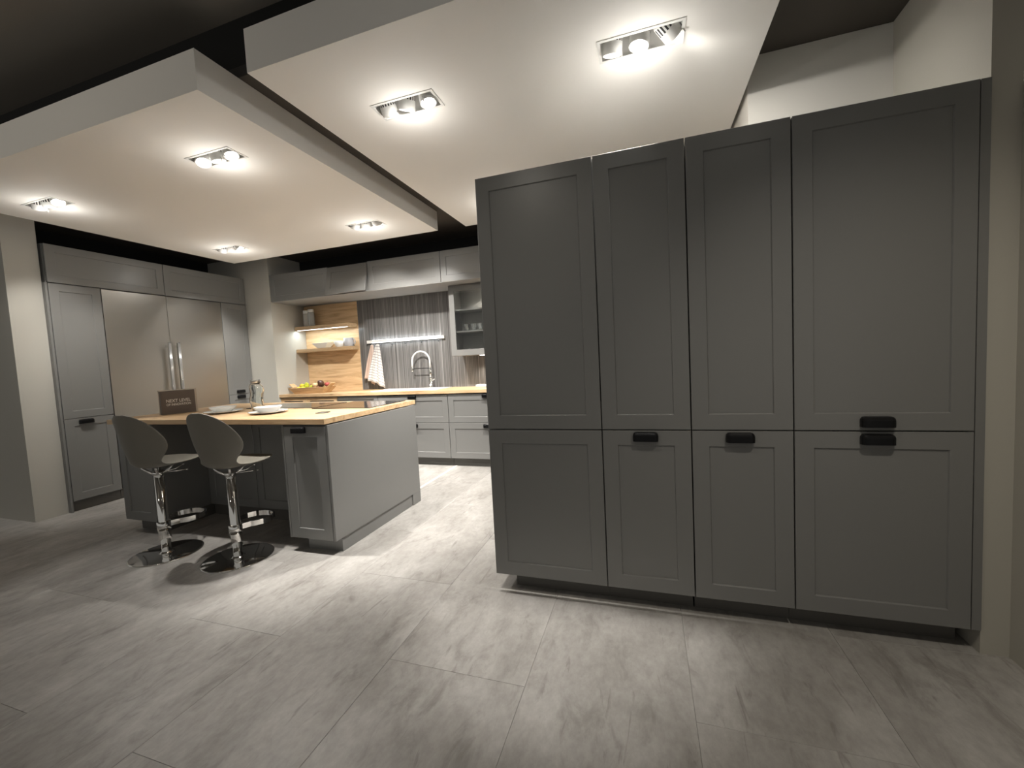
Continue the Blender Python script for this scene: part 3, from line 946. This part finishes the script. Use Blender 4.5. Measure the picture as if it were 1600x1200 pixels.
def fruit(kind, m, r, x, y, z, label, group, tilt=(0, 0, 0), stem=True):
    k = {'apple': .95, 'lemon': 1.0, 'pear': 1.1, 'cone': 1.0, 'ball': 1.0}[kind]
    t = thing({'apple': 'apple', 'lemon': 'lemon', 'pear': 'pear', 'cone': 'pine_cone', 'ball': 'plum'}[kind], label, 'fruit' if kind != 'cone' else 'pine cone', (TRX + x, TRY + y, TRZ + z), 0, group)
    t.rotation_euler = tilt
    fin(fruit_mesh(kind, r), 'flesh' if kind != 'cone' else 'scales', m, t, True)
    if stem and kind in ('apple', 'pear'):
        bm = bmesh.new(); tube(bm, [(0, 0, r * .6), (.002, 0, r * 1.15), (.006, 0, r * 1.3)], .0022, 6)
        fin(bm, 'stem', 'cone', t)
gl = 'fruit in the wooden tray'
fruit('lemon', 'lemon', .036, -.215, -.025, .060, 'yellow lemon at the front left of the fruit tray', gl, (1.4, 0, .4))
fruit('lemon', 'lemon', .036, -.228, .045, .100, 'yellow lemon at the back left of the fruit tray', gl, (1.3, .3, 1.0))
fruit('pear', 'lime', .038, -.135, -.035, .064, 'yellow-green pear at the front of the fruit tray', gl, (1.2, .2, .2))
fruit('pear', 'lime', .038, -.142, .045, .110, 'yellow-green pear on top beside the lemons', gl, (.5, .4, .2))
fruit('pear', 'lime', .036, -.058, .065, .080, 'yellow-green pear on top in the middle of the tray', gl, (-.4, .5, .2))
fruit('apple', 'peach', .040, .010, .045, .108, 'pale yellow apple on top in the middle of the tray', gl)
fruit('apple', 'nut', .032, .02, -.045, .058, 'small brown fruit at the front of the fruit tray', gl, stem=False)
fruit('apple', 'peach', .032, .085, -.045, .060, 'pale fruit at the front right of the fruit tray', gl, stem=False)
fruit('cone', 'cone', .036, .095, .062, .122, 'dark brown pine cone at the top of the fruit tray', gl, (.4, .3, 0))
fruit('cone', 'cone', .034, .150, -.005, .140, 'dark brown pine cone leaning forward over the right fruit', gl, (.8, -.3, 0))
fruit('ball', 'plum', .028, .085, .0, .050, 'dark plum between the pine cones in the tray', gl)
fruit('apple', 'apple_red', .036, .205, .060, .112, 'red apple at the back right of the fruit tray', gl)
fruit('apple', 'apple_red', .034, .165, -.050, .060, 'red apple at the front right of the fruit tray', gl)
fruit('apple', 'lime', .028, .225, -.02, .062, 'small green apple at the right end of the fruit tray', gl)

# ---------------------------------------------------------------- bar stools
def stool_parts():
    D = {}
    prof = [(.250, .664, .045, .000), (.238, .662, .110, .002), (.205, .661, .163, .006), (.14, .657, .198, .012), (.06, .650, .208, .016), (-.01, .644, .194, .022),
            (-.065, .640, .164, .030), (-.105, .650, .143, .044), (-.130, .682, .142, .060), (-.142, .726, .166, .078), (-.150, .775, .196, .090),
            (-.158, .825, .200, .086), (-.170, .885, .182, .068), (-.184, .945, .151, .046), (-.196, .992, .112, .022), (-.204, 1.020, .066, .008), (-.206, 1.030, .025, .001)]
    bm = bmesh.new()
    n = 14
    G = []
    for k, (f, z, hw, c) in enumerate(prof):
        a, b = prof[max(k - 1, 0)], prof[min(k + 1, len(prof) - 1)]
        tx, tz = b[0] - a[0], b[1] - a[1]
        l = math.hypot(tx, tz)
        nx, nz = tz / l, -tx / l       # normal on the sitter's side
        row = []
        for i in range(n + 1):
            u = 2 * i / n - 1
            off = c * abs(u) ** 2.2
            row.append(bm.verts.new((u * hw, f + nx * off, z + nz * off)))
        G.append(row)
    for a, b in zip(G, G[1:]):
        for i in range(n):
            bm.faces.new((a[i], a[i + 1], b[i + 1], b[i]))
    D['seat_shell'] = (bm, 'shell', True, dict(solid=.009, sub=2))
    bm = bmesh.new()
    lathe(bm, [(0, 0), (.214, 0), (.216, .003), (.214, .007), (.205, .009), (.05, .011), (.036, .013), (.036, .020), (0, .020)], 64)
    D['base_plate'] = (bm, 'chrome', True, {})
    bm = bmesh.new()
    lathe(bm, [(0, .02), (.029, .02), (.029, .085), (.034, .10), (.036, .19), (.034, .205), (.030, .215), (.029, .575), (0, .575)], 32)
    D['column'] = (bm, 'chrome', True, {})
    bm = bmesh.new()
    lathe(bm, [(0, .574), (.034, .574), (.036, .59), (.03, .605), (0, .605)], 24)
    for sx, sy in ((-1, -1), (1, -1), (-1, 1), (1, 1)):
        tube(bm, [(.02 * sx, .02 * sy, .585), (.045 * sx, .045 * sy, .612), (.062 * sx, .062 * sy, .640)], [.010, .009, .008], 8)
    D['seat_mount'] = (bm, 'chrome', True, {})
    bm = bmesh.new()
    tube(bm, [(.02, .02, .590), (.06, .075, .600), (.085, .11, .622)], .004, 8)
    tube(bm, [(.02, .03, .585), (.07, .10, .580), (.09, .13, .578)], .004, 8)
    for p in ((.086, .112, .624), (.091, .132, .578)):
        bmesh.ops.create_uvsphere(bm, u_segments=10, v_segments=8, radius=.0075, matrix=Matrix.Translation(p))
    D['height_lever'] = (bm, 'chrome', True, {})
    # foot rest: flat band bent into a loop in front of the column
    path = [(.026, .016), (.06, .055)]
    for i in range(13):
        a = -.35 * math.pi + 1.0 * math.pi * i / 12 * .0
    path = []
    for i in range(33):
        a = math.radians(-62 + 304 * i / 32)
        path.append((.118 * math.cos(a), .165 + .108 * math.sin(a)))
    path = [(.026, .012)] + path[0:1] + path[1:] + [(-.026, .012)]
    bm = bmesh.new()
    z0, z1 = .196, .232
    prev = None
    for i, (x, y) in enumerate(path):
        a, b = path[max(i - 1, 0)], path[min(i + 1, len(path) - 1)]
        tx, ty = b[0] - a[0], b[1] - a[1]
        l = math.hypot(tx, ty)
        nx, ny = -ty / l * .003, tx / l * .003
        cur = [bm.verts.new(p) for p in ((x + nx, y + ny, z0), (x - nx, y - ny, z0), (x - nx, y - ny, z1), (x + nx, y + ny, z1))]
        if prev:
            for q in range(4):
                r_ = (q + 1) % 4
                bm.faces.new((prev[q], prev[r_], cur[r_], cur[q]))
        else:
            bm.faces.new(cur)
        prev = cur
    bm.faces.new(prev[::-1])
    D['foot_rest'] = (bm, 'chrome', False, {})
    bm = bmesh.new()
    prev = None
    for i in range(13):
        a = math.radians(40 + 100 * i / 12)
        c_, s_ = math.cos(a), math.sin(a)
        cur = [bm.verts.new(p) for p in ((.122 * c_, .165 + .112 * s_, z0 - .001), (.127 * c_, .165 + .117 * s_, z0 - .001), (.127 * c_, .165 + .117 * s_, z1 + .001), (.122 * c_, .165 + .112 * s_, z1 + .001))]
        if prev:
            for q in range(4):
                r_ = (q + 1) % 4
                bm.faces.new((prev[q], prev[r_], cur[r_], cur[q]))
        else:
            bm.faces.new(cur)
        prev = cur
    bm.faces.new(prev[::-1])
    D['foot_rest_pad'] = (bm, 'rubber', True, {})
    bm = bmesh.new()
    lathe(bm, [(.0365, .175), (.041, .177), (.041, .236), (.0365, .238), (.0365, .175)], 28)
    D['foot_rest_collar'] = (bm, 'chrome', True, {})
    return D
st1 = thing('bar_stool', 'taupe shell bar stool nearer the fridge, left of the pair', 'stool', (-3.315, 1.962, 0), math.radians(6), 'bar stools at the island')
for nm, (bm, m, sm, kw) in stool_parts().items():
    fin(bm, nm, m, st1, sm, **kw)
st2 = st1.copy(); COL.objects.link(st2)
st2['label'] = 'taupe shell bar stool nearer the aisle, right of the pair, its seat in bright light'
st2.location = (-2.70, 2.022, 0)
st2.rotation_euler = (0, 0, math.radians(6))
for ch in list(st1.children):
    c = ch.copy(); COL.objects.link(c); c.parent = st2

# ---------------------------------------------------------------- added unseen spots on the hall ceiling, brightening tall fronts and panel face
for x, y, e, tgt, lb in ((-3.6, -1.7, .8, (-3.4, 1.55, 2.7), 'added unseen white spot behind the viewer, aimed at the ceiling panel'),
                         (-.9, .62, .5, (-.3, 1.95, .65), 'added unseen white spot over the viewer, aimed at the free end of the tall cabinets'),
                         (.75, .5, 1.45, (.95, 1.8, .35), 'added unseen white spot over the viewer, aimed at the wall end of the tall cabinets')):
    t = thing('added_spotlight', lb, 'ceiling light', (x, y, HZ), 0, 'added aisle spots')
    d = (Vector(tgt) - Vector((x, y, HZ - .14))).normalized()
    q = d.to_track_quat('-Z', 'Y')
    boxes('bracket', 'white_paint', [(-.012, .012, -.012, .012, -.13, -.0005)], t)
    bm = bmesh.new(); lathe(bm, [(0, .07), (.045, .07), (.05, .06), (.05, -.07), (.046, -.072), (.042, -.05), (0, -.05)], 24)
    h = fin(bm, 'housing', 'white_paint', t, True, (0, 0, -.14)); h.rotation_mode = 'QUATERNION'; h.rotation_quaternion = q
    bm = bmesh.new(); lathe(bm, [(0, -.0505), (.04, -.0505), (.04, -.054), (0, -.054)], 24); fin(bm, 'lens', 'lens', h)
    ld = bpy.data.lights.new('added_spot_light', 'SPOT'); ld.energy = HALL_W * e; ld.color = (1, .92, .79); ld.spot_size = math.radians(74); ld.spot_blend = 1; ld.shadow_soft_size = .05
    lo = bpy.data.objects.new('added_spot_light', ld); COL.objects.link(lo); lo.parent = t; lo.location = Vector((0, 0, -.14)) + d * .08
    lo.rotation_mode = 'QUATERNION'; lo.rotation_quaternion = q
